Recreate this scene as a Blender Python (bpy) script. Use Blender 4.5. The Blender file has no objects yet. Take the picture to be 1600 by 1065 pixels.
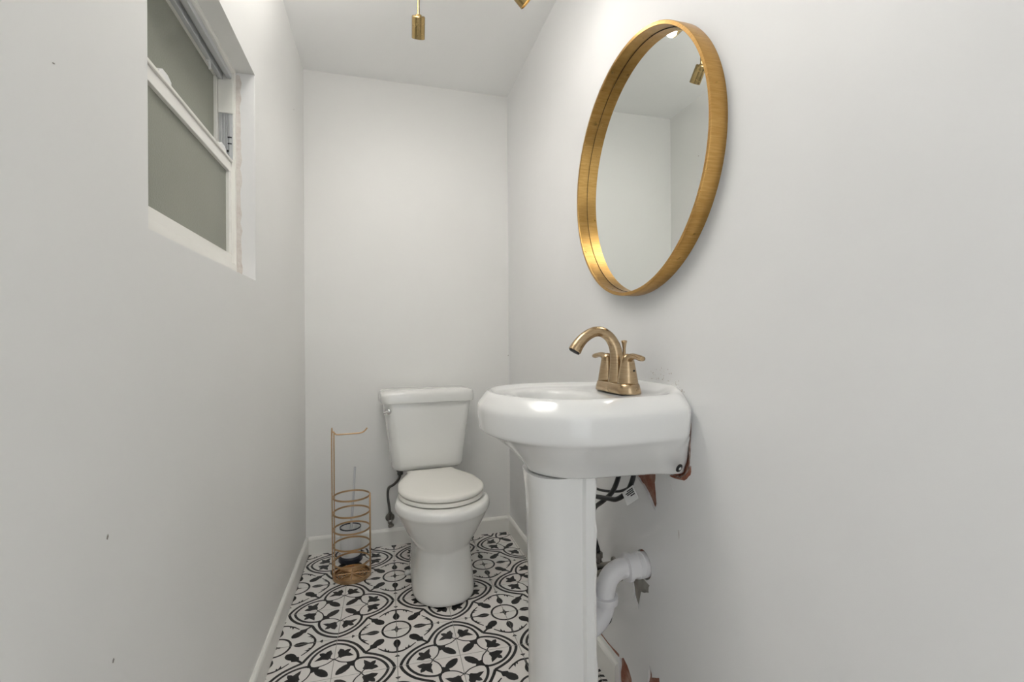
import bpy, bmesh, math, random
from mathutils import Vector, Matrix
from mathutils.geometry import tessellate_polygon
random.seed(7)
PI = math.pi
S = bpy.context.scene
C = S.collection

# ------------------------------------------------------------------ camera
F_PX, YAW, PIT, ROL = 732.6, .2687, .0016, -.0071
cam = bpy.data.cameras.new('camera'); cam.sensor_width = 36.0; cam.sensor_fit = 'HORIZONTAL'
cam.lens = F_PX / 1600 * 36; cam.clip_start = .01
co = bpy.data.objects.new('camera', cam); C.objects.link(co); S.camera = co
_r = Vector((math.cos(YAW), -math.sin(YAW), 0)); _f0 = Vector((math.sin(YAW), math.cos(YAW), 0)); _u0 = Vector((0, 0, 1))
_f = _f0 * math.cos(PIT) + _u0 * math.sin(PIT); _u = -_f0 * math.sin(PIT) + _u0 * math.cos(PIT)
_R = _r * math.cos(ROL) + _u * math.sin(ROL); _U = _u * math.cos(ROL) - _r * math.sin(ROL)
co.matrix_world = Matrix(((_R.x, _U.x, -_f.x, 0), (_R.y, _U.y, -_f.y, 0), (_R.z, _U.z, -_f.z, 1.0), (0, 0, 0, 1)))

# ------------------------------------------------------------------ world, exposure
W = bpy.data.worlds.new('world'); S.world = W; W.use_nodes = True
W.node_tree.nodes['Background'].inputs[0].default_value = (.95, .98, 1.0, 1)
W.node_tree.nodes['Background'].inputs[1].default_value = 1.2
S.view_settings.view_transform = 'Standard'; S.view_settings.look = 'None'
S.view_settings.exposure = 0.36; S.view_settings.gamma = 1.0; S.view_settings.use_curve_mapping = False
LAMP = (2.6, .6, 38.0)   # watts of the spotlight heads; the unseen third adds bounce fill
try:
    S.cycles.max_bounces = 7; S.cycles.diffuse_bounces = 6; S.cycles.glossy_bounces = 4; S.cycles.use_adaptive_sampling = True; S.cycles.adaptive_threshold = .08; S.cycles.adaptive_min_samples = 16
    S.cycles.caustics_reflective = False; S.cycles.caustics_refractive = False
    S.cycles.sample_clamp_indirect = 40
except Exception: pass

# room planes (metres): x across, y into the room, z up
XL, XR, YB, YF, ZC = -.3568, .6445, 2.4037, -.55, 2.2991

# ------------------------------------------------------------------ materials
MATS = {}
def mat(name, col, rough=.5, metal=0., coat=0., bump=None, var=None, spec=.5, emit=None, trans=0., rvar=None, rnd=None, ior=None):
    m = bpy.data.materials.new(name); m.use_nodes = True; MATS[name] = m
    n = m.node_tree.nodes; l = m.node_tree.links; b = n['Principled BSDF']
    b.inputs['Base Color'].default_value = (*col, 1); b.inputs['Roughness'].default_value = rough
    b.inputs['Metallic'].default_value = metal; b.inputs['Coat Weight'].default_value = coat
    b.inputs['Coat Roughness'].default_value = .05
    b.inputs['Specular IOR Level'].default_value = spec
    b.inputs['Transmission Weight'].default_value = trans
    if ior: b.inputs['IOR'].default_value = ior
    tc = n.new('ShaderNodeTexCoord')
    src = None
    if var:                                    # (scale, second colour, low, high, stretch)
        sc, c2, lo, hi, st = var
        mp = n.new('ShaderNodeMapping'); mp.inputs['Scale'].default_value = st; l.new(tc.outputs['Object'], mp.inputs[0])
        t = n.new('ShaderNodeTexNoise'); t.inputs['Scale'].default_value = sc; t.inputs['Detail'].default_value = 3
        l.new(mp.outputs[0], t.inputs['Vector'])
        r = n.new('ShaderNodeValToRGB'); r.color_ramp.elements[0].position = lo; r.color_ramp.elements[1].position = hi
        r.color_ramp.elements[0].color = (*col, 1); r.color_ramp.elements[1].color = (*c2, 1)
        l.new(t.outputs[0], r.inputs[0]); src = r.outputs[0]; l.new(src, b.inputs['Base Color'])
    if rnd:                                    # tint that differs from piece to piece
        oi = n.new('ShaderNodeObjectInfo'); mx = n.new('ShaderNodeMix'); mx.data_type = 'RGBA'
        l.new(oi.outputs['Random'], mx.inputs[0])
        if src: l.new(src, mx.inputs[6])
        else: mx.inputs[6].default_value = (*col, 1)
        mx.inputs[7].default_value = (*rnd, 1); l.new(mx.outputs[2], b.inputs['Base Color'])
    if rvar:
        t = n.new('ShaderNodeTexNoise'); t.inputs['Scale'].default_value = rvar[0]; l.new(tc.outputs['Object'], t.inputs['Vector'])
        mr = n.new('ShaderNodeMapRange'); mr.inputs[3].default_value = rvar[1]; mr.inputs[4].default_value = rvar[2]
        l.new(t.outputs[0], mr.inputs[0]); l.new(mr.outputs[0], b.inputs['Roughness'])
    if bump:                                   # list of (scale, strength, distance)
        prev = None
        for sc, stg, dist in bump:
            t = n.new('ShaderNodeTexNoise'); t.inputs['Scale'].default_value = sc; t.inputs['Detail'].default_value = 1.5
            l.new(tc.outputs['Object'], t.inputs['Vector'])
            bp = n.new('ShaderNodeBump'); bp.inputs['Strength'].default_value = stg; bp.inputs['Distance'].default_value = dist
            l.new(t.outputs[0], bp.inputs['Height'])
            if prev: l.new(prev.outputs[0], bp.inputs['Normal'])
            prev = bp
        l.new(prev.outputs[0], b.inputs['Normal'])
    if emit:
        b.inputs['Emission Color'].default_value = (*emit[0], 1); b.inputs['Emission Strength'].default_value = emit[1]
    return m
def brushed(name, col, c2, rough):
    m = mat(name, col, rough, 1.0, var=(30, c2, .35, .7, (1, 1, 12)), rvar=(60, rough * .75, rough * 1.3))
    return m
wall_kw = dict(rough=.48, bump=[(3.2, .25, .012), (42, .09, .003)], spec=.4)
mat('paint_wall', (.85, .845, .825), var=(1.6, (.83, .824, .803), .4, .7, (1, 1, 1)), **wall_kw)
mat('paint_wall_rough_dimmed', (.805, .803, .80), rough=.42, var=(2.2, (.785, .782, .778), .4, .7, (1, 1, .6)), bump=[(4.5, .35, .014), (38, .12, .003)], spec=.45)  # same wall paint, made darker to offset excess light on this side
mat('paint_ceiling', (.90, .90, .89), rough=.7, bump=[(60, .08, .002)])
mat('paint_trim', (.86, .85, .81), rough=.3, bump=[(25, .06, .002)])
mat('plaster_reveal', (.80, .795, .79), rough=.6, bump=[(30, .2, .004)])
mat('raw_plaster', (.62, .58, .55), rough=.8, var=(60, (.42, .33, .29), .45, .7, (1, 1, 1)), bump=[(90, .5, .004)])
mat('brick_raw', (.30, .115, .07), rough=.85, var=(28, (.47, .30, .24), .45, .75, (1, 1, 1)), bump=[(60, .7, .008)])
mat('raw_joint', (.20, .135, .11), rough=.85, var=(120, (.42, .33, .29), .4, .7, (1, 1, 1)))
mat('mortar', (.36, .35, .32), rough=.85, var=(25, (.27, .245, .21), .4, .7, (1, 1, 1)), bump=[(60, .5, .006)])
mat('grout', (.30, .285, .26), rough=.85)
mat('tile_glaze', (.80, .785, .755), rough=.33, var=(7, (.75, .735, .705), .35, .7, (1, 1, 1)), rnd=(.82, .775, .74))
mat('reveal_chip', (.72, .68, .64), rough=.8, var=(50, (.62, .55, .51), .45, .75, (1, 1, 1)), bump=[(90, .5, .004)])
mat('tile_edge', (.50, .48, .45), rough=.6)
mat('tile_print', (.012, .011, .011), rough=.42)
mat('porcelain', (.83, .83, .815), rough=.09, coat=.6, spec=.5)
mat('porcelain_toilet', (.83, .83, .805), rough=.10, coat=.5)
mat('seat_plastic', (.84, .82, .765), rough=.22)
brushed('bronze_gold', (.44, .315, .185), (.54, .41, .26), .24)
brushed('brass_lamp', (.40, .285, .125), (.43, .31, .145), .25)
brushed('gold_frame', (.50, .285, .085), (.60, .36, .125), .30)
brushed('copper_wire', (.56, .36, .19), (.66, .45, .27), .36)
mat('mirror_glass', (.86, .885, .865), rough=.0, metal=1.0)
mat('chrome', (.72, .72, .72), rough=.14, metal=1.0)
mat('valve_steel', (.30, .285, .26), rough=.28, metal=1.0)
mat('steel_braid', (.16, .155, .15), rough=.45, metal=.7, bump=[(400, .8, .002)])
mat('black_rubber', (.015, .015, .016), rough=.45)
mat('dark_slot', (.02, .02, .02), rough=.7)
mat('pvc_white', (.80, .79, .80), rough=.3)
mat('vinyl_frame', (.87, .855, .81), rough=.35)
mat('vinyl_grey', (.56, .57, .58), rough=.4)
mat('window_glass', (.30, .305, .25), rough=.42, spec=.35, bump=[(260, .35, .002)], var=(3, (.26, .27, .225), .3, .7, (1, 1, 1)))
mat('clear_plastic', (.70, .71, .73), rough=.25)
mat('white_plastic', (.82, .82, .81), rough=.3)
mat('navy_plastic', (.02, .022, .035), rough=.35)
mat('tag_paper', (.78, .78, .77), rough=.6)
mat('ink', (.03, .03, .03), rough=.6)
mat('bulb_glow', (1, .95, .85), rough=.4, emit=((1, .86, .68), 6.0))
try: MATS['bulb_glow'].cycles.emission_sampling = 'NONE'
except Exception: pass
mat('scuff', (.33, .30, .27), rough=.8)
mat('caulk', (.80, .79, .77), rough=.5, bump=[(80, .5, .004)])

# ------------------------------------------------------------------ helpers
def obj(name, bm_or_me, m, parent=None, smooth=False, loc=None, sub=0, recalc=True, bevel=0):
    if isinstance(bm_or_me, bmesh.types.BMesh):
        me = bpy.data.meshes.new(name)
        if recalc: bmesh.ops.recalc_face_normals(bm_or_me, faces=bm_or_me.faces)
        bm_or_me.to_mesh(me); bm_or_me.free()
    else: me = bm_or_me
    for mm in (m if isinstance(m, (list, tuple)) else [m]): me.materials.append(MATS[mm])
    if smooth:
        for p in me.polygons: p.use_smooth = True
    o = bpy.data.objects.new(name, me); C.objects.link(o)
    if parent: o.parent = parent
    if loc: o.location = loc
    if bevel:
        b = o.modifiers.new('bevel', 'BEVEL'); b.width = bevel; b.segments = 2; b.limit_method = 'ANGLE'
    if sub:
        s = o.modifiers.new('sub', 'SUBSURF'); s.levels = sub; s.render_levels = sub
    return o
def autosmooth(o, deg=35):
    me = o.data
    for p in me.polygons: p.use_smooth = True
    b = bmesh.new(); b.from_mesh(me)
    for e in b.edges:
        if len(e.link_faces) == 2 and e.calc_face_angle(0) > math.radians(deg): e.smooth = False
    b.to_mesh(me); b.free(); return o
def thing(name, label, cat, loc=(0, 0, 0), rz=0, group=None):
    o = bpy.data.objects.new(name, None); C.objects.link(o); o.location = loc; o.rotation_euler = (0, 0, rz)
    o.empty_display_size = .05
    return tag(o, label, cat, group)
def tag(o, label, cat, group=None):
    o['label'] = label; o['category'] = cat
    if group: o['group'] = group
    return o
def struct(o, label=None, cat=None):
    o['kind'] = 'structure'
    if label: o['label'] = label
    if cat: o['category'] = cat
    return o
def box(bm, x0, x1, y0, y1, z0, z1):
    v = [bm.verts.new(p) for p in ((x0,y0,z0),(x1,y0,z0),(x1,y1,z0),(x0,y1,z0),(x0,y0,z1),(x1,y0,z1),(x1,y1,z1),(x0,y1,z1))]
    for f in ((0,3,2,1),(4,5,6,7),(0,1,5,4),(1,2,6,5),(2,3,7,6),(3,0,4,7)): bm.faces.new([v[i] for i in f])
def BX(*a):
    bm = bmesh.new(); box(bm, *a); return bm
def loft(bm, rings, cap0=True, cap1=True, closed=True):
    R = [[bm.verts.new(p) for p in r] for r in rings]
    n = len(R[0])
    for a, b in zip(R, R[1:]):
        for i in range(n if closed else n - 1):
            j = (i + 1) % n; bm.faces.new((a[i], a[j], b[j], b[i]))
    if cap0: bm.faces.new(R[0][::-1])
    if cap1: bm.faces.new(R[-1])
    return R
def frame_axes(d, ref=None):
    d = d.normalized()
    ref = ref or (Vector((0, 0, 1)) if abs(d.z) < .9 else Vector((1, 0, 0)))
    u = d.cross(ref).normalized(); return u, d.cross(u).normalized()
def tube(bm, pts, rad, n=14, caps=True, flat=None):
    """sweep a circle (or ellipse with flat=(a,b) factors) along pts; rad number or list"""
    pts = [Vector(p) for p in pts]; rings = []; u = None
    for i, p in enumerate(pts):
        d = (pts[min(i + 1, len(pts) - 1)] - pts[max(i - 1, 0)]).normalized()
        if u is None: u, v = frame_axes(d)
        else:
            u = (u - d * u.dot(d)).normalized(); v = d.cross(u)
        r = rad[i] if isinstance(rad, (list, tuple)) else rad
        a, b = flat or (1, 1)
        rings.append([p + (u * math.cos(t) * a + v * math.sin(t) * b) * r for t in (2 * PI * k / n for k in range(n))])
    loft(bm, rings, caps, caps)
def spline(P, k=8):
    """Catmull-Rom through points (tuples of any length)"""
    P = [tuple(p) for p in P]; out = []
    for i in range(len(P) - 1):
        p0, p1, p2, p3 = P[max(i-1, 0)], P[i], P[i+1], P[min(i+2, len(P)-1)]
        for s in range(k):
            t = s / k
            out.append(tuple(.5*((2*b)+(-a+c)*t+(2*a-5*b+4*c-d)*t*t+(-a+3*b-3*c+d)*t**3) for a, b, c, d in zip(p0, p1, p2, p3)))
    out.append(P[-1]); return out
def lathe(bm, prof, org=(0, 0, 0), axis=(0, 0, 1), n=32, cap=True):
    """prof: list of (radius, height along axis)"""
    a = Vector(axis).normalized(); u, v = frame_axes(a); o = Vector(org)
    rings = [[o + a * h + (u * math.cos(t) + v * math.sin(t)) * max(r, 1e-5) for t in (2 * PI * k / n for k in range(n))] for r, h in prof]
    loft(bm, rings, cap, cap)
def T(pts, rad, n=14, **k):
    bm = bmesh.new(); tube(bm, pts, rad, n, **k); return bm
def L(prof, org=(0, 0, 0), axis=(0, 0, 1), n=32, cap=True):
    bm = bmesh.new(); lathe(bm, prof, org, axis, n, cap); return bm
def slab(loops, to3, t):
    """flat piece from an outer loop and hole loops (2D), to3(u,v,w): w=0 face towards the room, w=t behind it"""
    bm = bmesh.new(); flat = [p for lp in loops for p in lp]
    A = [bm.verts.new(to3(u, v, 0)) for u, v in flat]; B = [bm.verts.new(to3(u, v, t)) for u, v in flat]
    for tri in tessellate_polygon([[Vector((u, v, 0)) for u, v in lp] for lp in loops]):
        try:
            bm.faces.new([A[i] for i in tri]); bm.faces.new([B[i] for i in reversed(tri)])
        except ValueError: pass
    k = 0
    for lp in loops:
        n = len(lp)
        for i in range(n):
            a, b = k + i, k + (i + 1) % n
            bm.faces.new((A[a], A[b], B[b], B[a]))
        k += n
    return bm
def rect(u0, u1, v0, v1): return [(u0, v0), (u1, v0), (u1, v1), (u0, v1)]
def ragged(P, amp, k=5, seed=1, closed=True):
    rng = random.Random(seed); out = []; n = len(P)
    for i in range(n):
        a, b = P[i], P[(i + 1) % n]
        for s in range(k):
            t = s / k
            out.append((a[0] + (b[0]-a[0])*t + rng.uniform(-amp, amp), a[1] + (b[1]-a[1])*t + rng.uniform(-amp, amp)))
    return out

# ------------------------------------------------------------------ room shell
TH = .14
# left wall with the window opening
WY0, WY1, WZ0, WZ1 = .868, 1.521, 1.183, 1.786
wl = struct(obj('wall_left', slab([rect(YF, YB, 0, ZC), rect(WY0, WY1, WZ0, WZ1)], lambda u, v, w: (XL - w, u, v), TH), 'paint_wall'),
            'painted off-white side wall with the small recessed window', 'wall')
# rough plaster returns inside the window recess
obj('window_reveal', BX(XL - .052, XL - .0005, WY1 - .004, WY1 + .001, WZ0, WZ1 - .004), 'plaster_reveal', wl)
rv = slab([ragged(rect(XL - .052, XL - .036, WZ0 + .012, WZ1 - .01), .003, 26, 4)], lambda u, v, w: (u, WY1 - .0045 + w, v), .002)
obj('chipped_plaster', rv, 'reveal_chip', wl)
wb = struct(obj('wall_back', BX(XL - TH, XR + TH, YB, YB + TH, 0, ZC), 'paint_wall'), 'plain off-white painted back wall behind the toilet', 'wall')
ce = struct(obj('ceiling', BX(XL - TH, XR + TH, YF - TH, YB + TH, ZC, ZC + .1), 'paint_ceiling'), 'smooth white painted ceiling', 'ceiling')
# wall behind the camera with the doorway the photograph is taken through
DX0, DX1, DZ = -.30, .46, 2.08
struct(obj('wall_front', slab([[(XL - TH, 0), (DX0, 0), (DX0, DZ), (DX1, DZ), (DX1, 0), (XR + TH, 0), (XR + TH, ZC), (XL - TH, ZC)]], lambda u, v, w: (u, YF - w, v), .1), 'paint_wall'),
       'off-white wall with the open doorway behind the camera', 'wall')

# right wall: a plaster skin with broken-out holes in front of the brick core
SY, SW = 1.05, .162                              # sink axis on the wall, half width of its back
def sinkback(grow_near, grow):                   # outline of the sink's back on the wall plus an uneven margin
    P = []
    def arc(cy, cz, r, a0, a1, n=7):
        for k in range(n):
            a = math.radians(a0 + (a1 - a0) * k / (n - 1)); P.append((cy + r * math.cos(a), cz + r * math.sin(a)))
    yn, yf, zt, zb = SY - SW - grow_near, SY + SW + grow, .9015 + grow * .3, .692 - grow
    arc(yn + .075, zt - .085, .08, 180, 95); arc(yf - .075, zt - .085, .08, 85, 0); arc(yf - .04, zb + .04, .04, 0, -90); arc(yn + .045, zb + .045, .045, 270, 180)
    return P
rng = random.Random(11)
joint = [(y + rng.uniform(-.0012, .0012), z + rng.uniform(-.0012, .0012)) for y, z in sinkback(.0045, .003)]
# chipped lower near corner of the cut-out runs on into the broken brick patch under the basin
holes = [joint,
    ragged([(1.128, .676), (1.022, .672), (1.020, .640), (1.016, .600), (1.024, .583), (1.056, .612), (1.090, .634), (1.124, .650)], .0025, 3, 3),
    [(1.077 + .036 * math.cos(a) , .424 + .037 * math.sin(a)) for a in (2 * PI * k / 22 for k in range(22))],
    ragged([(1.118, .384), (1.052, .383), (1.055, .362), (1.092, .345), (1.106, .292), (1.124, .318), (1.140, .372)], .002, 3, 5),
    ragged([(1.208, .098), (1.19, .112), (1.155, .098), (1.14, .075), (1.115, .03), (1.212, .03)], .003, 3, 6),
    ragged([(1.056, .178), (1.040, .158), (1.012, .176), (1.004, .12), (1.01, .06), (1.06, .05), (1.062, .13)], .003, 3, 8)]
corner = [(SY - SW - .007, .728), (SY - SW - .006, .708), (SY - SW + .016, .689), (SY - SW + .070, .683), (SY - SW + .070, .687), (SY - SW + .030, .690), (SY - SW + .002, .713)]
wr = struct(obj('wall_right', slab([rect(YF, YB, 0, ZC)] + holes, lambda u, v, w: (XR + w, u, v), .006), 'paint_wall_rough_dimmed'),
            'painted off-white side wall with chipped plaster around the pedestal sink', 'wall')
obj('brick_core', BX(XR + .0062, XR + TH, YF, YB, 0, ZC), 'brick_raw', wr)
obj('chipped_plaster', slab([ragged(corner, .0012, 3, 9)], lambda u, v, w: (XR - .0012 + w, u, v), .003), 'brick_raw', wr)
obj('mortar_patch', slab([[(1.145, .40), (1.045, .395), (1.048, .35), (1.1, .285), (1.13, .31)]], lambda u, v, w: (XR + .0035 + w, u, v), .0025), 'mortar', wr)
obj('crack', slab([ragged([(1.212, .098), (1.28, .0945), (1.36, .093), (1.36, .0975), (1.28, .0985), (1.212, .106)], .0008, 4, 12)], lambda u, v, w: (XR - .0008 + w, u, v), .002), 'brick_raw', wr)
# flakes and specks beside the cut-out, above the faucet deck
for k in range(46):
    y = rng.uniform(.90, 1.04); z = .905 + rng.random() ** 2 * .03 - max(0, .96 - y) * .55
    s = rng.uniform(.0006, .0018)
    obj('plaster_chip', slab([[(y - s, z), (y + s * .3, z - s), (y + s, z + s * .4), (y - s * .2, z + s)]], lambda u, v, w: (XR - .0006 + w, u, v), .001), 'raw_plaster', wr)
def scuff(parent, side, a, z, w, h, m='scuff'):
    P = [(a - w, z - h * .6), (a - w * .1, z - h), (a + w, z + h * .1), (a + w * .4, z + h), (a - w * .6, z + h * .4)]
    f = {'l': lambda u, v, t: (XL + .0005 - t, u, v), 'r': lambda u, v, t: (XR - .0005 + t, u, v), 'b': lambda u, v, t: (u, YB - .0005 + t, v)}[side]
    return obj('scuff_mark', slab([P], f, .001), m, parent)
for a, z, w, h in ((.749, .743, .0022, .0035), (.761, .570, .0022, .0030), (.647, 1.318, .0022, .0010), (2.151, 1.987, .0035, .0022)): scuff(wl, 'l', a, z, w, h)
scuff(wb, 'b', XR - .004, .928, .002, .004)
for a, z, w, h in ((.926, .56, .0012, .011), (.95, .655, .003, .004), (.955, .662, .002, .004), (.585, 1.19, .004, .0012), (.62, .92, .0025, .001), (.70, .84, .006, .0008)):
    scuff(wr, 'r', a, z, w, h, 'raw_plaster' if h > .005 else 'plaster_reveal')

# baseboards with an eased top edge
BH, BT = .081, .0127
def baseboard(name, p0, p1, nrm, label):
    d = Vector(p1) - Vector(p0); bm = bmesh.new(); n = Vector(nrm)
    prof = [(0, 0), (BT, 0), (BT, BH - .012), (BT - .003, BH - .005), (.004, BH), (0, BH)]
    loft(bm, [[Vector(p0) + n * a + Vector((0, 0, h)) + d * t for a, h in prof] for t in (0, 1)])
    return struct(obj(name, bm, 'paint_trim'), label, 'baseboard')
baseboard('baseboard_left', (XL, YF, 0), (XL, YB, 0), (1, 0, 0), 'white baseboard along the foot of the window wall')
baseboard('baseboard_back', (XL + BT, YB, 0), (XR - BT, YB, 0), (0, -1, 0), 'white baseboard along the back wall behind the toilet')
baseboard('baseboard_right', (XR, 1.214, 0), (XR, YB, 0), (-1, 0, 0), 'white baseboard stub beside the sink pedestal')

# ------------------------------------------------------------------ floor of patterned tiles
fl = struct(obj('floor', BX(XL - TH, XR + TH, YF - TH, YB + TH, -.08, -.0016), 'grout'), 'black and white patterned cement-look tile floor', 'floor')
TP = .3878 / 2; TX0, TY0, TPHI = .0395, 1.6876, -.0087
def tile_mesh():
    """one tile: origin at the quatrefoil corner, ring corner at (1,1); unit = tile side"""
    bm = bmesh.new(); g = .0022; zt = 0.0; zb = -.0015 / TP
    ch = .003
    top = [bm.verts.new(p) for p in ((g+ch, g+ch, zt), (1-g-ch, g+ch, zt), (1-g-ch, 1-g-ch, zt), (g+ch, 1-g-ch, zt))]
    bot = [bm.verts.new(p) for p in ((g, g, zb), (1-g, g, zb), (1-g, 1-g, zb), (g, 1-g, zb))]
    f = bm.faces.new(top); f.material_index = 0
    for i in range(4):
        f = bm.faces.new((bot[i], bot[(i+1) % 4], top[(i+1) % 4], top[i])); f.material_index = 1
    zp = .0012; LO, HI = g + ch * .5, 1 - g - ch * .5
    def poly(P):
        P = [(min(max(x, LO), HI), min(max(y, LO), HI)) for x, y in P]
        q = []
        for p in P:
            if not q or abs(p[0]-q[-1][0]) + abs(p[1]-q[-1][1]) > 1e-5: q.append(p)
        if len(q) > 2 and abs(q[0][0]-q[-1][0]) + abs(q[0][1]-q[-1][1]) < 1e-5: q.pop()
        if len(q) < 3: return
        V = [bm.verts.new((x, y, zp)) for x, y in q]
        for tri in tessellate_polygon([[Vector((x, y, 0)) for x, y in q]]):
            a, b, c = (q[i] for i in tri)
            ar = (b[0]-a[0])*(c[1]-a[1]) - (b[1]-a[1])*(c[0]-a[0])
            if abs(ar) < 1e-9: continue
            try: f = bm.faces.new([V[i] for i in (tri if ar > 0 else tri[::-1])]); f.material_index = 2
            except ValueError: pass
    def stroke(P, w):
        n = len(P)
        for i in range(n - 1):
            a, b = Vector(P[i]), Vector(P[i+1]); 
            def nr(k):
                d = Vector(P[min(k+1, n-1)]) - Vector(P[max(k-1, 0)]); d.normalize(); return Vector((-d.y, d.x))
            wa = (w[0] + (w[1]-w[0]) * i / (n-1), w[0] + (w[1]-w[0]) * (i+1) / (n-1)) if isinstance(w, tuple) else (w, w)
            poly([tuple(a + nr(i)*wa[0]), tuple(a - nr(i)*wa[0]), tuple(b - nr(i+1)*wa[1]), tuple(b + nr(i+1)*wa[1])])
    def both(fn, P, *a):
        fn(P, *a); fn([(y, x) for x, y in (P[::-1] if fn is poly else P)], *a)
    both(stroke, spline([(.0, .955), (.11, .918), (.23, .845), (.335, .745), (.41, .63), (.462, .53), (.482, .482)], 4), .0245)
    both(stroke, spline([(.0, .855), (.09, .828), (.19, .768), (.285, .675), (.345, .565), (.372, .46), (.372, .372)], 4), .0220)
    poly([(.37 + .034*math.cos(t), .37 + .034*math.sin(t)) for t in (2*PI*k/10 for k in range(10))])
    both(stroke, spline([(.37, .37), (.29, .325), (.20, .328), (.10, .365), (.03, .425), (0, .45)], 4), .0110)
    poly([(0, .475), (.018, .45), (0, .425)]); poly([(.475, 0), (.45, .018), (.425, 0)])
    # ivy leaf
    both(stroke, [(.005, .45), (.05, .475), (.1, .53)], .009)
    leaf = [(.075, .50), (.07, .56), (.055, .60), (.085, .685), (.135, .655), (.15, .625), (.185, .645), (.235, .645), (.225, .60), (.205, .575), (.235, .545), (.285, .485), (.22, .488), (.18, .50), (.14, .49), (.105, .475)]
    both(poly, [(.15 + (x - .15) * 1.17, .565 + (y - .565) * 1.17) for x, y in leaf])
    # leaf to the middle, and bud towards the ring: half widths along the diagonal
    def diag(a, b, tw):
        k = .70711; L_ = []
        for t, w in tw: d = a + (b - a) * t; L_.append((d, w * k * 1.15))
        up = [(d - w, d + w) for d, w in L_]; dn = [(d + w, d - w) for d, w in L_]
        poly(up + dn[::-1])
    diag(.37, .06, [(0, .012), (.2, .022), (.28, .062), (.36, .068), (.40, .034), (.52, .056), (.7, .062), (.85, .05), (.95, .026), (1, .004)])
    diag(.475, .775, [(0, .016), (.30, .018), (.38, .040), (.46, .062), (.54, .046), (.66, .062), (.8, .066), (.92, .05), (1, .012)])
    # bracket, spike and small triangle on both seams
    both(stroke, spline([(1.0, .368), (.93, .372), (.85, .405), (.77, .46), (.69, .535)], 4), (.022, .010))
    both(poly, [(.875, .385), (.86, .46), (.835, .43), (.805, .515), (.79, .455), (.735, .475), (.78, .43)])
    both(stroke, [(1.0, .37), (1.0, .52)], .017)
    both(poly, [(1.0, .45), (.98, .48), (.945, .555), (.938, .61), (.955, .665), (.98, .695), (1.0, .70)])
    both(poly, [(1.0, .295), (.955, .245), (1.0, .235)])
    # ring and plus
    stroke([(1 + .245*math.cos(t), 1 + .245*math.sin(t)) for t in (PI + PI/2*k/12 for k in range(13))], .0190)
    both(poly, [(1, .985), (.965, .980), (.91, .985), (.91, 1), (1, 1)])
    poly([(1, 1), (.962, .975), (.975, .962)])
    bmesh.ops.scale(bm, verts=bm.verts, vec=(TP, TP, TP))
    me = bpy.data.meshes.new('tile'); bm.to_mesh(me); bm.free()
    for k in ('tile_glaze', 'tile_edge', 'tile_print'): me.materials.append(MATS[k])
    return me
TM = tile_mesh()
cph, sph = math.cos(TPHI), math.sin(TPHI)
def lat(i, j): return (TX0 + (cph*i - sph*j) * TP, TY0 + (sph*i + cph*j) * TP)
X0, X1, Y0, Y1 = XL + .002, XR - .002, YF + .002, YB - .002
for i in range(-4, 5):
    for j in range(-14, 6):
        cs = [lat(i + a, j + b) for a in (0, 1) for b in (0, 1)]
        if max(c[0] for c in cs) < X0 + .004 or min(c[0] for c in cs) > X1 - .004 or max(c[1] for c in cs) < Y0 + .004 or min(c[1] for c in cs) > Y1 - .004: continue
        a = i if i % 2 else i + 1; b = j if j % 2 else j + 1           # quatrefoil corner (odd, odd)
        dx, dy = (1 if a == i else -1), (1 if b == j else -1)
        rot = {(1, 1): 0, (-1, 1): 1, (-1, -1): 2, (1, -1): 3}[(dx, dy)] * PI / 2 + TPHI
        q = lat(a, b); Mx = Matrix.Translation((q[0], q[1], 0)) @ Matrix.Rotation(rot, 4, 'Z')
        me = TM
        if min(c[0] for c in cs) < X0 or max(c[0] for c in cs) > X1 or min(c[1] for c in cs) < Y0 or max(c[1] for c in cs) > Y1:
            me = TM.copy(); bm = bmesh.new(); bm.from_mesh(me); bm.transform(Mx)
            for pc, pn in (((X0, 0, 0), (-1, 0, 0)), ((X1, 0, 0), (1, 0, 0)), ((0, Y0, 0), (0, -1, 0)), ((0, Y1, 0), (0, 1, 0))):
                bmesh.ops.bisect_plane(bm, geom=bm.verts[:] + bm.edges[:] + bm.faces[:], plane_co=pc, plane_no=pn, clear_outer=True)
            bm.transform(Mx.inverted()); bm.to_mesh(me); bm.free()
            if not me.polygons: continue
        o = bpy.data.objects.new('tile', me); C.objects.link(o); o.parent = fl; o.matrix_world = Mx

# ------------------------------------------------------------------ window
win = bpy.data.objects.new('window_1', None); C.objects.link(win); win.empty_display_size = .05; win.location = (XL, WY0, WZ0)
struct(win, 'small single-hung window with obscured grey glass and cream frame', 'window')
def wpart(name, a, m, parent=None, bevel=.0012):
    o = obj(name, BX(*a), m, parent or win, bevel=bevel)
    if parent is None: o.matrix_parent_inverse = Matrix.Translation((-XL, -WY0, -WZ0))
    return o
FX = -.405
wpart('jamb', (-.475, FX, WY1 - .018, WY1 - .0045, WZ0, WZ1), 'vinyl_frame')
wpart('jamb', (-.475, FX, WY0, WY0 + .018, WZ0, WZ1), 'vinyl_frame')
hd = wpart('head', (-.475, FX, WY0 + .018, WY1 - .018, WZ1 - .014, WZ1), 'vinyl_frame')
wpart('head_track', (-.425, -.412, WY0 + .018, WY1 - .018, WZ1 - .03, WZ1 - .014), 'vinyl_grey')
wpart('head_track', (-.445, -.434, WY0 + .018, WY1 - .018, WZ1 - .036, WZ1 - .014), 'vinyl_grey')
wpart('sill_frame', (-.475, FX, WY0 + .018, WY1 - .018, WZ0, WZ0 + .044), 'vinyl_frame')
SX0, SX1 = -.436, -.414
wpart('bottom_rail', (SX0, SX1, WY0 + .018, WY1 - .019, WZ0 + .0475, WZ0 + .072), 'vinyl_frame')
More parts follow.
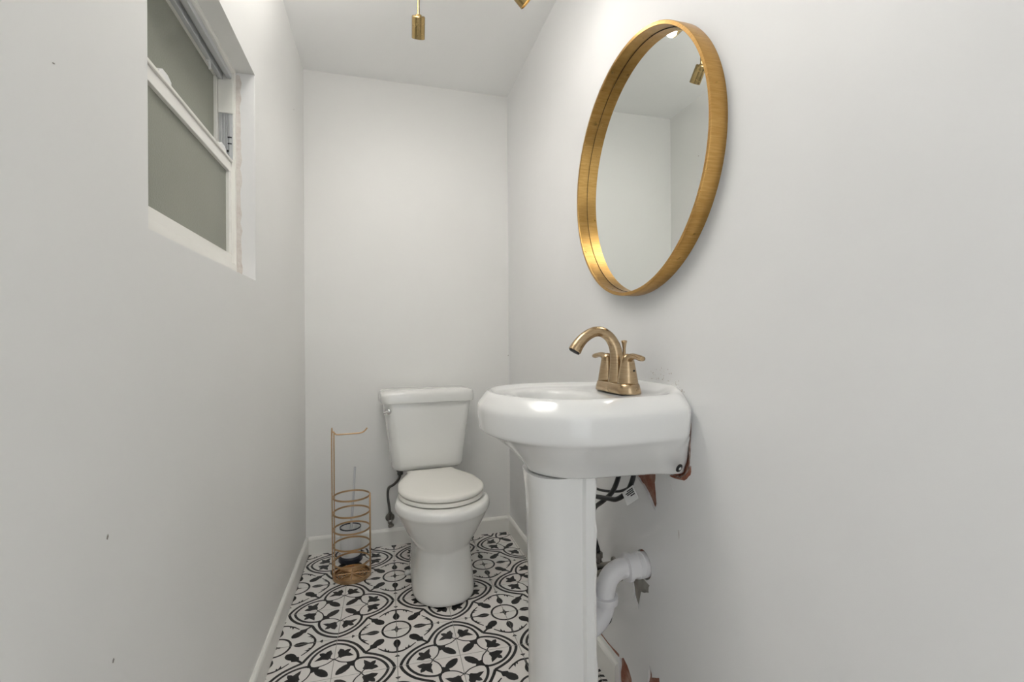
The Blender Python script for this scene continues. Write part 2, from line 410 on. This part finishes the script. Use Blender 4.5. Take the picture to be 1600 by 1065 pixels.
mr = wpart('meeting_rail', (SX0, SX1, WY0 + .018, WY1 - .019, 1.487, 1.516), 'vinyl_frame')
wpart('meeting_rail_lip', (SX0 + .004, SX1 + .004, WY0 + .018, WY1 - .019, 1.517, 1.524), 'vinyl_frame')
wpart('stile', (SX0, SX1, WY1 - .040, WY1 - .019, WZ0 + .073, 1.486), 'vinyl_frame')
wpart('stile', (SX0, SX1, WY0 + .018, WY0 + .038, WZ0 + .073, 1.486), 'vinyl_frame')
wpart('lower_pane', (-.4275, -.4225, WY0 + .037, WY1 - .039, WZ0 + .071, 1.488), 'window_glass', bevel=0)
wpart('upper_pane', (-.4585, -.4535, WY0 + .03, WY1 - .03, 1.49, WZ1 - .02), 'window_glass', bevel=0)
wpart('upper_stile', (-.466, -.446, WY1 - .034, WY1 - .019, 1.47, WZ1 - .015), 'vinyl_frame')
wpart('upper_top_rail', (-.466, -.446, WY0 + .018, WY1 - .035, WZ1 - .034, WZ1 - .015), 'vinyl_frame')
wpart('upper_bottom_rail', (-.466, -.446, WY0 + .018, WY1 - .035, 1.470, 1.497), 'vinyl_frame')
# jamb channel on the far side: cover block above, slotted liner below
wpart('channel_cover', (-.445, -.408, WY1 - .026, WY1 - .0185, 1.655, WZ1 - .037), 'vinyl_frame')
ln = wpart('channel_liner', (-.445, -.410, WY1 - .0205, WY1 - .0182, 1.525, 1.655), 'vinyl_grey', bevel=0)
for dx in (-.437, -.430, -.4235, -.417):
    r = obj('channel_rib', BX(dx - .0012, dx + .0012, WY1 - .0245, WY1 - .0204, 1.526, 1.653), 'vinyl_grey', ln)
for z in (1.585, 1.567): obj('slot', BX(-.4215, -.411, WY1 - .0252, WY1 - .0243, z, z + .003), 'dark_slot', ln)
obj('screw_hole', L([(.0032, 0), (.0032, .0012)], (-.4215, WY1 - .0256, 1.547), (0, 1, 0), 12), 'dark_slot', ln)
# tilt latches on the meeting rail and a small hook at the head
def latch(y, z, x=-.424):
    bm = bmesh.new()
    P = [(0, 0), (.052, 0), (.052, .010), (.036, .017), (.012, .017), (0, .008)]
    loft(bm, [[(x + sx, y + a, z + h) for a, h in P] for sx in (-.009, .011)])
    o = obj('tilt_latch', bm, 'white_plastic', win, bevel=.0015); o.matrix_parent_inverse = Matrix.Translation((-XL, -WY0, -WZ0)); return o
latch(1.055, 1.524); latch(1.405, 1.524)
hk = obj('hook', T(spline([(-.446, 1.405, 1.748), (-.440, 1.405, 1.752), (-.437, 1.405, 1.742), (-.437, 1.405, 1.726)], 4), .003, 8), 'white_plastic', win, True)
hk.matrix_parent_inverse = Matrix.Translation((-XL, -WY0, -WZ0))

# ------------------------------------------------------------------ pedestal sink
N = 144
def angring(poly, cx, cy, n=N):
    """resample a closed outline by angle about (cx,cy)"""
    out = []
    for k in range(n):
        a = 2 * PI * k / n; d = (math.cos(a), math.sin(a)); best = None
        for i in range(len(poly)):
            x1, y1 = poly[i][0] - cx, poly[i][1] - cy; x2, y2 = poly[(i+1) % len(poly)][0] - cx, poly[(i+1) % len(poly)][1] - cy
            ex, ey = x2 - x1, y2 - y1; den = d[0]*ey - d[1]*ex
            if abs(den) < 1e-12: continue
            t = (x1*ey - y1*ex) / den; s = (x1*d[1] - y1*d[0]) / den
            if t > 0 and -1e-6 <= s <= 1 + 1e-6 and (best is None or t > best): best = t
        out.append((cx + d[0]*best, cy + d[1]*best))
    return out
def basin_outline(wb, wm, pf, pb, pm=.225, rc=.05):
    """plan outline, p = distance from the wall, q = along it"""
    H = []
    ws = wb + (wm - wb) * .72
    for p, q in ((pb, wb * .0), (pb, wb * .86)): H.append((p, q))
    H += [(pb + .004, wb * .97), (pb + .018, wb + (ws - wb) * .45), (pb + .045, ws)]
    for k in range(1, 5): t = k / 4; H.append((pb + .045 + (pm - pb - .045) * t, ws + (wm - ws) * math.sin(t * PI / 2)))
    for k in range(1, 19):
        a = PI / 2 * k / 18; H.append((pm + (pf - pm) * math.sin(a), wm * math.cos(a)))
    return H + [(p, -q) for p, q in H[-2:0:-1]]
CP = .20
rings = []
def add_ring(poly, z, raise_back=0.):
    r = angring(poly, CP, 0)
    rings.append([(XR - p, SY + q, z + raise_back * max(0, 1 - p / .075) ** 2 ) for p, q in r])
def bowl(s, z, a=.095, b=.140, c=.245):
    P = [(c + (a * s) * math.cos(t), (b * s) * math.sin(t)) for t in (2*PI*k/90 for k in range(90))]
    off = c - CP                                         # keep the sampling centre inside small rings
    rr = []
    for k in range(N):
        t = 2*PI*k/N; rr.append((c + a*s*math.cos(t), b*s*math.sin(t)))
    rings.append([(XR - p, SY + q, z) for p, q in rr])
for s, z in ((.10, .7600), (.16, .7605), (.40, .765), (.62, .776), (.78, .795), (.88, .818), (.945, .842), (.985, .862), (1.02, .872)): bowl(s, z)
WB, WM, PF = SW, .233, .434
def OL(i, pb): return basin_outline(WB - i, WM - i * .85, PF - i * .58, pb)
for i_, pb_, z_, rb in ((.070, .040, .8755, .008), (.062, .026, .8775, .012), (.054, .014, .8835, .014), (.047, .004, .8860, .014), (.038, -.006, .8835, .013), (.024, -.010, .8735, .008), (.010, -.010, .8625, .002), (.0035, -.010, .8565, 0), (.0008, -.010, .8510, 0), (.000, -.010, .8440, 0),
                         (.0008, -.010, .8340, 0), (.003, -.010, .8180, 0), (.006, -.010, .8020, 0), (.009, -.010, .7965, 0)):
    add_ring(OL(i_, pb_), z_, rb)
for wb_, wm_, pf_, z in ((.162, .214, .410, .789), (.162, .200, .392, .777), (.1615, .181, .369, .759), (.161, .160, .349, .741), (.160, .139, .333, .724), (.156, .122, .323, .710), (.149, .112, .318, .701), (.136, .103, .312, .6955)):
    add_ring(basin_outline(wb_, wm_, pf_, -.010, pm=.225 - (.43 - pf_) * .30), z)
# back of the basin stops at the wall skin
for r in rings:
    for k, (x, y, z) in enumerate(r): r[k] = (min(x, XR + .005), y, z)
bm = bmesh.new(); loft(bm, rings, True, True)
sink = thing('pedestal_sink', 'white porcelain pedestal sink with bowed basin fixed to the chipped wall', 'sink', (.42, SY, 0))
def under(o, par):
    o.parent = par; o.matrix_parent_inverse = Matrix.LocRotScale(par.location, par.rotation_euler, None).inverted(); return o
basin = under(obj('basin', bm, 'porcelain', None, True, sub=1), sink)
# pedestal column: thin shell, rounded front, open towards the wall
def ped_ring(z, fx, hw, bx, th=.016):
    out = []
    m = 22
    for k in range(m + 1):                                # near rear edge round the front to the far rear edge
        a = PI * k / m
        cx = fx + hw * .92; ex = 2.6
        c, s = math.cos(a), math.sin(a)
        out.append((cx - (cx - fx) * abs(s) ** (2/ex), -hw * (abs(c) ** (2/ex)) * (1 if c >= 0 else -1)))
    rear = [(bx - .026, -hw), (bx - .021, -hw - .009), (bx, -hw - .009)]
    O = rear[::-1] + out + [(x, -y) for x, y in rear]
    I = [(bx, hw - th), ] + [(fx + th + (x - fx) * (1 - th / (hw * .92)), y * (1 - th / hw)) for x, y in out[::-1]] + [(bx, -hw + th)]
    return [(x, SY + y, z) for x, y in O + I]
pr = [ped_ring(*a) for a in ((0, .318, .096, .454), (.035, .320, .095, .454), (.06, .328, .088, .452), (.15, .331, .084, .452), (.30, .332, .082, .452), (.45, .331, .081, .452), (.56, .328, .082, .452), (.63, .326, .083, .452), (.675, .322, .085, .452), (.697, .320, .086, .452))]
bm = bmesh.new(); loft(bm, pr, True, True)
ped = under(autosmooth(obj('pedestal', bm, 'porcelain'), 40), sink)
bm = T([(.4525 + random.uniform(-.001, .002), SY - .087 + random.uniform(-.0012, .0012), .02 + k * .0224) for k in range(31)], [.0035 + random.uniform(0, .0022) for _ in range(31)], 8)
cb = obj('caulk_bead', bm, 'caulk', None, True); under(cb, sink)
under(obj('drain', L([(.0, .0), (.021, .0), (.021, .003), (.014, .0035), (.012, .001), (0, .001)], (XR - .245, SY, .7600), (0, 0, 1), 24), 'chrome', None, True), sink)
bh = under(obj('mounting_hole', L([(.0095, 0), (.0095, .0015)], (.618, SY - .1635, .7235), (.30, -1, -.35), 18), 'dark_slot', None), sink)
under(obj('mounting_bolt', L([(.0045, 0), (.0045, .003), (.003, .004)], (.618, SY - .164, .7235), (.30, -1, -.35), 6), 'chrome', None), sink)

# broken brown joint where the basin meets the wall
jl = [p for p in sinkback(.003, .0)]
jl = sorted([p for p in jl if p[0] < 1.14 and p[1] > .80], key=lambda p: -p[0]) + sorted([p for p in jl if p[0] < .95 and p[1] < .80], key=lambda p: -p[1])
jl = [((a[0] + (b[0]-a[0])*k/6), (a[1] + (b[1]-a[1])*k/6)) for a, b in zip(jl, jl[1:]) for k in range(6)]
bm = T([(XR - .0008, y + random.uniform(-.0007, .0007), z + random.uniform(-.0007, .0007)) for y, z in jl], [random.uniform(.0005, .0027) for _ in jl], 6)
under(obj('wall_joint', bm, 'raw_joint'), sink)

# ------------------------------------------------------------------ faucet
FXX, FY, FZ = .556, 1.045, .8785
fa = thing('faucet', 'brushed bronze two-handle faucet with a high arched spout on the sink deck', 'faucet', (FXX, FY, FZ))
def fpart(name, bm, m='bronze_gold', smooth=True, parent=None):
    o = obj(name, bm, m, None, smooth)
    if parent: o.parent = parent; o.matrix_parent_inverse = Matrix.Identity(4)
    else: o.parent = fa; o.matrix_parent_inverse = Matrix.Translation(-fa.location)
    return o
def stad(cx, cy, hx, hl, z, n=16):                       # stadium outline along y
    P = []
    for k in range(n + 1): a = PI * k / n; P.append((cx + hx * math.cos(a), cy + hl - hx + hx * math.sin(a), z))
    for k in range(n + 1): a = PI + PI * k / n; P.append((cx + hx * math.cos(a), cy - hl + hx + hx * math.sin(a), z))
    return P
bm = bmesh.new(); loft(bm, [stad(FXX, FY, .029, .084, FZ - .002), stad(FXX, FY, .029, .084, FZ + .002), stad(FXX, FY, .0275, .081, FZ + .012), stad(FXX, FY, .0255, .078, FZ + .020), stad(FXX, FY, .023, .0755, FZ + .0215)])
autosmooth(fpart('base_plate', bm), 45)
sp = [(FXX, FY, FZ + .020), (FXX, FY, .925), (FXX - .001, FY, .955), (FXX - .006, FY, .985), (FXX - .020, FY, 1.009), (FXX - .042, FY, 1.0225), (FXX - .065, FY, 1.021), (FXX - .088, FY, 1.008), (FXX - .104, FY, .991), (FXX - .1125, FY, .977)]
sr = [.0235, .0195, .0165, .0145, .0130, .0125, .0126, .0133, .0146, .0160]
S2 = spline([(*p, r) for p, r in zip(sp, sr)], 6)
fpart('spout', T([p[:3] for p in S2], [p[3] for p in S2], 24))
fpart('aerator', T([(FXX - .1115, FY, .9785), (FXX - .1140, FY, .9745)], .0135, 20), 'dark_slot')
fpart('lift_rod', L([(.006, 0), (.006, .012), (.0042, .03), (.0038, .050), (.0058, .062), (.0074, .066), (.0070, .069), (.001, .070)], (FXX + .0195, FY, .932), (0, 0, 1), 16))
for sgn in (-1, 1):
    hy = FY + sgn * .0510
    h = fpart('handle', L([(.0245, 0), (.0242, .004), (.0225, .015), (.0195, .033), (.0170, .048), (.0150, .058), (.0125, .066), (.006, .070), (.0005, .071)], (FXX, hy, FZ + .0205), (0, 0, 1), 28))
    S3 = spline([(FXX, hy, FZ + .066, .0125), (FXX - .001, hy + sgn * .010, FZ + .0795, .0115), (FXX - .002, hy + sgn * .026, FZ + .0855, .0092), (FXX - .003, hy + sgn * .048, FZ + .0850, .0078), (FXX - .003, hy + sgn * .063, FZ + .0825, .0082), (FXX - .003, hy + sgn * .072, FZ + .0815, .0068)], 6)
    fpart('lever', T([p[:3] for p in S3], [p[3] for p in S3], 16, flat=(1.0, .8)), parent=h)
    if sgn < 0: fpart('set_screw', L([(.0022, 0), (.0022, .002)], (FXX + .006, hy - .0185, FZ + .052), (.3, -1, .2), 10), 'dark_slot', parent=h)

# ------------------------------------------------------------------ plumbing under the basin
tr = thing('drain_pipe', 'white plastic drain pipe with ribbed coupling entering the wall hole', 'pipe', (.55, 1.08, .33))
def tpart(name, bm, m='pvc_white', smooth=True):
    return under(obj(name, bm, m, None, smooth), tr)
PY, PZ = 1.077, .424
autosmooth(tpart('coupling', L([(.0315, 0), (.0325, .014), (.0315, .015), (.0325, .027), (.0312, .028), (.0300, .040), (.0300, .050)], (XR + .005, PY, PZ), (-1, 0, 0), 32)), 30)
autosmooth(tpart('slip_nut', L([(.026, 0), (.0350, .0005), (.0350, .0115), (.031, .013), (.024, .0135)], (XR - .041, PY, PZ - .001), (-1, 0, 0), 16)), 30)
tpart('elbow', T(spline([(XR - .050, PY, PZ - .001), (.572, PY, PZ - .003), (.550, PY, PZ - .016), (.5375, PY, PZ - .040), (.5335, PY, PZ - .075)], 6), .0245, 24))
autosmooth(tpart('slip_nut', L([(.025, 0), (.0335, .001), (.0335, .015), (.0315, .019), (.025, .0195)], (.5335, PY, PZ - .062), (0, 0, -1), 16)), 30)
tpart('trap_bend', T(spline([(.5335, PY, PZ - .076), (.530, PY, PZ - .100), (.515, PY, PZ - .124), (.490, PY, PZ - .138), (.462, PY, PZ - .128), (.444, PY, PZ - .100), (.44, PY, PZ - .02), (.425, PY - .01, .60), (.41, SY, .66), (.41, SY, .692)], 6), .0245, 24))
bs = tag(obj('pipe_stub', L([(.012, -.012), (.012, .035), (.016, .036), (.016, .052), (.010, .053)], (XR, 1.135, .375), (-1, 0, 0), 16), 'mortar', None, False), 'grimy tan pipe stub sticking out of the wall below the drain elbow', 'pipe')
autosmooth(bs)
# chrome stop valves on the wall behind the pedestal, with black hoses up to the faucet
sv = thing('stop_valve', 'chrome shut-off valve on the wall behind the sink pedestal', 'valve', (XR, 1.235, .355))
def svp(name, bm, m='valve_steel'): return under(autosmooth(obj(name, bm, m)), sv)
svp('escutcheon', L([(.020, -.002), (.018, .004), (.009, .007)], (XR, 1.235, .355), (-1, 0, 0), 20))
svp('body', L([(.008, 0), (.008, .035), (.0125, .036), (.0125, .060), (.010, .062)], (XR - .004, 1.235, .355), (-1, 0, 0), 12))
svp('outlet_nut', L([(.0075, 0), (.0075, .018), (.011, .019), (.011, .034)], (XR - .05, 1.235, .36), (0, 0, 1), 6))
svp('knob', L([(.005, 0), (.005, .012), (.015, .013), (.015, .022), (.013, .024)], (XR - .05, 1.235, .352), (0, -.6, -.5), 10))
def hose(label, pts, r=.0062):
    o = obj('supply_hose', T(spline(pts, 7), r, 10), 'black_rubber', None, True); return tag(o, label, 'hose', 'supply hoses under the basin')
hose('black supply hose running diagonally down from the basin behind the pedestal', [(.575, 1.06, .693), (.577, 1.09, .64), (.58, 1.125, .60), (.58, 1.175, .562), (.58, 1.235, .518), (.583, 1.25, .46), (.5935, 1.235, .395)])
hose('black supply hose looping in a curl above the white paper tag', [(.578, 1.006, .693), (.575, 1.008, .668), (.572, 1.03, .632), (.568, 1.075, .600), (.565, 1.12, .588), (.562, 1.18, .574), (.56, 1.25, .560), (.55, 1.30, .50), (.55, 1.31, .30), (.575, 1.245, .235), (.597, 1.185, .222), (.612, 1.20, .275)])
hose('thin black cable hanging straight behind the crossing supply hoses', [(.60, 1.055, .636), (.595, 1.11, .607), (.59, 1.20, .582), (.58, 1.28, .57), (.56, 1.31, .53)], .0035)
tg = tag(obj('paper_tag', slab([[(-.022, -.016), (.022, -.016), (.022, .016), (-.022, .016)]], lambda u, v, w: (w, u, v), .0006), 'tag_paper'), 'white printed paper tag wrapped on the curled supply hose', 'tag')
tg.location = (.562, .998, .634); tg.rotation_euler = (math.radians(-38), math.radians(4), math.radians(14))
for k, (u0, u1, v) in enumerate(((-.018, .004, .011), (-.018, .012, .007), (-.018, .008, .003), (-.018, -.002, -.002))):
    obj('print_line', BX(-.0006, -.0001, u0, u1, v - .0012, v + .0012), 'ink', tg)

# ------------------------------------------------------------------ round mirror
MY, MZ, MR = 1.0826, 1.4399, .3226
mi = thing('wall_mirror', 'round mirror in a deep brushed gold frame above the sink', 'mirror', (XR, MY, MZ))
def mpart(name, bm, m): return under(autosmooth(obj(name, bm, m), 40), mi)
mpart('frame', L([(MR, .0), (MR, .0355), (MR - .0010, .0370), (MR - .0080, .0370), (MR - .0090, .0360), (MR - .0090, .0)], (XR, MY, MZ), (-1, 0, 0), 128, False), 'gold_frame')
fr = mi.children[0]
mpart('gasket', L([(MR - .0092, .0010), (MR - .0092, .0056), (MR - .0104, .0056), (MR - .0104, .0010)], (XR, MY, MZ), (-1, 0, 0), 128, False), 'dark_slot')
mpart('glass', L([(MR - .0106, .0015), (MR - .0106, .0052)], (XR, MY, MZ), (-1, 0, 0), 128), 'mirror_glass')

# ------------------------------------------------------------------ toilet
to = thing('toilet', 'white two-piece toilet with closed round-front lid against the back wall', 'toilet', (.190, 2.3855, 0), math.radians(4.6))
def tp(name, bm, m='porcelain_toilet', smooth=True, sub=0, parent=None): return obj(name, bm, m, parent or to, smooth, sub=sub)
def tring(hw, fr_, bk, z, yc=.475, hb=None, n=56, ex=2.0, exb=4.0):
    """plan ring: y forward is negative local y; front half ellipse, squarer rear half"""
    out = []
    for k in range(n):
        a = 2 * PI * k / n; c, s = math.cos(a), math.sin(a)
        if s >= 0: x = hw * abs(c) ** (2/ex) * (1 if c >= 0 else -1); y = yc + (fr_ - yc) * abs(s) ** (2/ex)
        else:
            t = abs(s) ** (2/exb); w = hw + ((hb or hw) - hw) * (t ** .8)
            x = w * abs(c) ** (2/exb) * (1 if c >= 0 else -1); y = yc - (yc - bk) * t
        out.append((x, -y, z))
    return out
body = [tring(.118, .618, .16, 0, .47, .105, ex=2.3), tring(.1225, .624, .155, .006, .47, .107, ex=2.3), tring(.1225, .624, .155, .03, .47, .107, ex=2.3), tring(.117, .616, .16, .09, .47, .103, ex=2.3), tring(.111, .606, .165, .15, .47, .098, ex=2.25),
        tring(.1085, .602, .165, .188, .47, .098, ex=2.2), tring(.1100, .603, .165, .198, .47, .098), tring(.120, .612, .16, .214, .472, .098), tring(.139, .628, .15, .245, .475, .10), tring(.158, .647, .13, .28, .475, .103), tring(.174, .665, .10, .312, .475, .106),
        tring(.184, .677, .06, .335, .475, .11), tring(.1895, .685, .04, .343, .475, .112), tring(.191, .687, .04, .350, .475, .112), tring(.190, .687, .03, .363, .475, .113), tring(.187, .683, .03, .373, .475, .112), tring(.178, .673, .035, .379, .475, .108), tring(.12, .60, .08, .379, .475, .08)]
bm = bmesh.new(); loft(bm, body); tp('bowl', bm, sub=1)
def seat_ring(i, z, fr_=.641, hw=.172):
    H = [(.107 - i, .205 + i), (.107 - i, .225), (.112 - i, .245), (.130 - i, .285), (.150 - i, .33), (.165 - i, .38)]
    for k in range(0, 17): a = PI/2*k/16; H.append(((hw - i) * math.cos(a), .455 + (fr_ - i - .455) * math.sin(a)))
    return [(x, -y, z) for x, y in H + [(-x, y) for x, y in H[-2::-1]]]
bm = bmesh.new(); loft(bm, [seat_ring(.006, .3815), seat_ring(.001, .384), seat_ring(0, .392), seat_ring(.003, .3985), seat_ring(.02, .400)]); autosmooth(tp('seat', bm, 'seat_plastic'), 50)
bm = bmesh.new(); loft(bm, [seat_ring(.005, .4015), seat_ring(.0005, .4035), seat_ring(-.001, .410), seat_ring(.001, .4155), seat_ring(.006, .4195), seat_ring(.02, .4215), seat_ring(.06, .4225)])
lid = autosmooth(tp('seat_lid', bm, 'seat_plastic'), 60)
for sx in (-1, 1): tp('hinge', L([(.012, -.020), (.012, .020)], (sx * .075, -.197, .404), (1, 0, 0), 16), 'seat_plastic')
def trk(hw, y0, y1, z, r, n=6):
    P = []
    for cx, cy, a0 in ((hw - r, y1 - r, 0), (-hw + r, y1 - r, 90), (-hw + r, y0 + r, 180), (hw - r, y0 + r, 270)):
        for k in range(n + 1): a = math.radians(a0 + 90 * k / n); P.append((cx + r * math.cos(a), -(cy + r * math.sin(a)), z))
    return P
def bow(P, b, y1):                                        # bulge of the front face
    m = max(abs(p[0]) for p in P); return [(x, y - b * (1 - (x / m) ** 2) if -y > y1 * .55 else y, z) for x, y, z in P]
tk = [bow(trk(h, .02, d, z, r), .012, d) for h, d, z, r in ((.120, .150, .408, .03), (.150, .168, .411, .035), (.163, .178, .420, .038), (.167, .182, .435, .040), (.174, .186, .50, .040), (.185, .192, .60, .038), (.198, .196, .69, .036), (.2015, .197, .722, .034))]
bm = bmesh.new(); loft(bm, tk); autosmooth(tp('tank', bm), 60)
ld = [bow(trk(h, d0, d, z, r), .013, d) for h, d0, d, z, r in ((.205, .012, .200, .7225, .036), (.214, .006, .209, .725, .04), (.2155, .005, .2105, .732, .04), (.2155, .005, .2105, .755, .04), (.214, .006, .209, .766, .04), (.209, .010, .204, .774, .04), (.190, .02, .192, .780, .04), (.15, .05, .16, .783, .03))]
bm = bmesh.new(); loft(bm, ld); tl = autosmooth(tp('tank_lid', bm), 60)
fv = tp('flush_lever', L([(.013, 0), (.013, .004), (.010, .008), (.004, .010)], (-.182, -.190, .690), (-.35, -1, 0), 18), 'chrome')
tp('handle', T(spline([(-.185, -.201, .690), (-.194, -.203, .689), (-.206, -.198, .686)], 5), [.004]*10 + [.005], 10), 'chrome', parent=fv)
tp('fill_nut', L([(.017, 0), (.017, .012), (.013, .013), (.013, .028), (.009, .029)], (-.125, -.11, .409), (0, 0, -1), 12), 'steel_braid', False)
for sx in (-1, 1): tp('floor_bolt_cap', L([(.014, 0), (.013, .012), (.006, .018), (.001, .019)], (sx * .118, -.30, .0), (0, 0, 1), 16))
# shut-off valve and hose beside it
va = thing('toilet_valve', 'small chrome stop valve with braided hose left of the toilet', 'valve', (.03, YB, .14))
def vp(name, bm, m='valve_steel', sm=True): return under(obj(name, bm, m, None, sm), va)
vp('escutcheon', L([(.022, 0), (.020, .004), (.009, .006)], (.028, YB - .001, .135), (0, -1, 0), 20))
autosmooth(vp('body', L([(.007, 0), (.007, .045), (.011, .046), (.011, .066), (.008, .067)], (.028, YB - .001, .135), (0, -1, 0), 12)))
autosmooth(vp('outlet_nut', L([(.007, 0), (.007, .020), (.010, .021), (.010, .040), (.006, .041)], (.028, YB - .055, .138), (0, 0, 1), 8)))
autosmooth(vp('knob', L([(.005, 0), (.005, .01), (.014, .012), (.014, .020), (.010, .022)], (.028, YB - .062, .132), (.2, -.6, -.6), 10)))
vp('braided_hose', T(spline([(.028, YB - .055, .172), (.024, YB - .057, .21), (.018, YB - .06, .26), (.022, YB - .068, .30), (.048, YB - .085, .322), (.07, YB - .098, .352), (.076, YB - .112, .392)], 7), .0062, 10), 'steel_braid')

# ------------------------------------------------------------------ wire paper stand
HX, HY, HR = -.1345, 2.128, .0755
ho = thing('paper_stand', 'copper-gold wire toilet paper stand of stacked rings left of the toilet', 'stand', (HX, HY, 0))
def hp(name, bm, parent=None): return obj(name, bm, 'copper_wire', parent or ho, True)
def band(bm, r, z, h=.0068, t=.0026, n=48):
    loft(bm, [[(rr * math.cos(a), rr * math.sin(a), z + zz) for rr, zz in ((r - t/2, -h/2), (r + t/2, -h/2), (r + t/2, h/2), (r - t/2, h/2))] for a in (2*PI*k/n for k in range(n + 1))], False, False)
bm = bmesh.new(); band(bm, HR, .008, .014, .004)
for r in (.066, .056, .046, .036, .026, .016, .007): tube(bm, [(r * math.cos(a), r * math.sin(a), .006) for a in (2*PI*k/40 for k in range(41))], .0034, 8)
for k in range(4): a = PI * k / 4; tube(bm, [(-HR * math.cos(a), -HR * math.sin(a), .0105), (HR * math.cos(a), HR * math.sin(a), .0105)], .0022, 8)
autosmooth(hp('base', bm))
for z in (.068, .138, .206, .276, .344):
    bm = bmesh.new(); band(bm, HR, z); autosmooth(hp('ring', bm))
for a0, top in ((-14, .347), (8, .347)):                    # right-hand pair
    a = math.radians(a0); hp('post', T([((HR + .002) * math.cos(a), (HR + .002) * math.sin(a), .0), ((HR + .002) * math.cos(a), (HR + .002) * math.sin(a), top)], .0022, 8))
PX = -HR - .0035
b1 = hp('pole', T(spline([(PX, .008, .0), (PX, .008, .30), (PX, .008, .612), (PX + .003, .004, .620), (PX + .007, -.002, .622)], 5), .0026, 10))
b2 = hp('pole', T(spline([(PX + .0125, -.034, .0), (PX + .0125, -.034, .30), (PX + .0125, -.030, .600), (PX + .013, -.022, .616), (PX + .014, -.010, .617)], 5), .0026, 10))
hp('arm', T(spline([(PX + .006, -.003, .622), (PX + .014, -.006, .616), (PX + .022, -.008, .611), (PX + .05, -.010, .611), (PX + .10, -.012, .6125), (PX + .124, -.012, .615), (PX + .138, -.012, .624), (PX + .146, -.012, .634)], 6), .0030, 10))

# ------------------------------------------------------------------ toilet brush behind the stand
br = thing('toilet_brush', 'white toilet brush with thin grey handle standing behind the wire stand', 'brush', (-.150, 2.285, 0))
def bp_(name, bm, m, par=None): return autosmooth(obj(name, bm, m, par or br))
bp_('foot', L([(.050, 0), (.053, .004), (.052, .020), (.045, .026)], n=32), 'navy_plastic')
bp_('canister', L([(.043, .026), (.046, .06), (.047, .12), (.0465, .150), (.0435, .150), (.043, .10), (.040, .04)], n=32, cap=False), 'white_plastic')
bp_('rim', L([(.0435, .1505), (.047, .1505), (.047, .155), (.0435, .155), (.0435, .1505)], n=32, cap=False), 'navy_plastic')
bp_('head', L([(.006, .03), (.028, .04), (.030, .09), (.022, .105), (.006, .11)], n=20), 'white_plastic')
hdl = bp_('handle', T([(0, 0, .10), (.012, .004, .27), (.021, .008, .425)], [.0055, .0045, .0048], 12), 'clear_plastic')

# ------------------------------------------------------------------ ceiling spotlight fixture
lf = thing('ceiling_light', 'brushed brass ceiling light with small swivelling cylinder spotlights', 'light', (.20, 1.32, ZC))
def lp_(name, bm, m='brass_lamp', parent=None):
    o = autosmooth(obj(name, bm, m)); o.parent = parent or lf; o.matrix_parent_inverse = Matrix.Identity(4) if parent else Matrix.Translation(-lf.location); return o
lp_('canopy', L([(.060, 0), (.060, .018), (.056, .022), (.01, .023)], (.20, 1.32, ZC), (0, 0, -1), 40))
heads = [((.1155, 1.510, 2.032), Vector((.03, .64, -.77)), .062), ((.342, 1.272, 2.022), Vector((.73, .06, -.68)), .085), ((.085, 1.02, 1.99), Vector((-.58, .15, .80)), .085)]  # last head is out of view, turned upward to add soft ceiling bounce
BZ = 2.245
bar = spline([(heads[0][0][0], heads[0][0][1], BZ), (.25, 1.42, BZ), (.342, 1.272, BZ), (.24, 1.10, BZ), (.085, 1.02, BZ)], 8)
lp_('bar', T(bar, .007, 12)); lp_('stem', T([(.315, 1.32, BZ), (.20, 1.32, BZ), (.20, 1.32, ZC - .02)], .007, 12))
for ((hx, hy, hz), ax, ln_), watt in zip(heads, LAMP):
    a = ax.normalized(); p = Vector((hx, hy, hz))
    lp_('rod', T([(hx, hy, BZ), (hx, hy, hz)], .0040, 10))
    b0 = p - a * .004
    hd_ = lp_('head', L([(.004, -.004), (.009, -.003), (.010, .0), (.0185, .0005), (.0208, .003), (.0208, ln_), (.0195, ln_ + .001), (.0190, ln_ - .004), (.0190, ln_ - .012)], b0, a, 32, False))
    lp_('bulb', L([(.0185, ln_ - .012), (.0185, ln_ - .011), (.010, ln_ - .009), (.0005, ln_ - .0085)], b0, a, 24), 'bulb_glow', hd_)
    ld_ = bpy.data.lights.new('spot_lamp', 'SPOT'); ld_.energy = watt; ld_.spot_size = math.radians(155); ld_.spot_blend = .9
    ld_.shadow_soft_size = .016; ld_.color = (1.0, .965, .925)
    lo = bpy.data.objects.new('spot_lamp', ld_); C.objects.link(lo); lo.parent = hd_
    lo.rotation_euler = a.to_track_quat('-Z', 'Y').to_euler(); lo.location = b0 + a * (ln_ + .002)
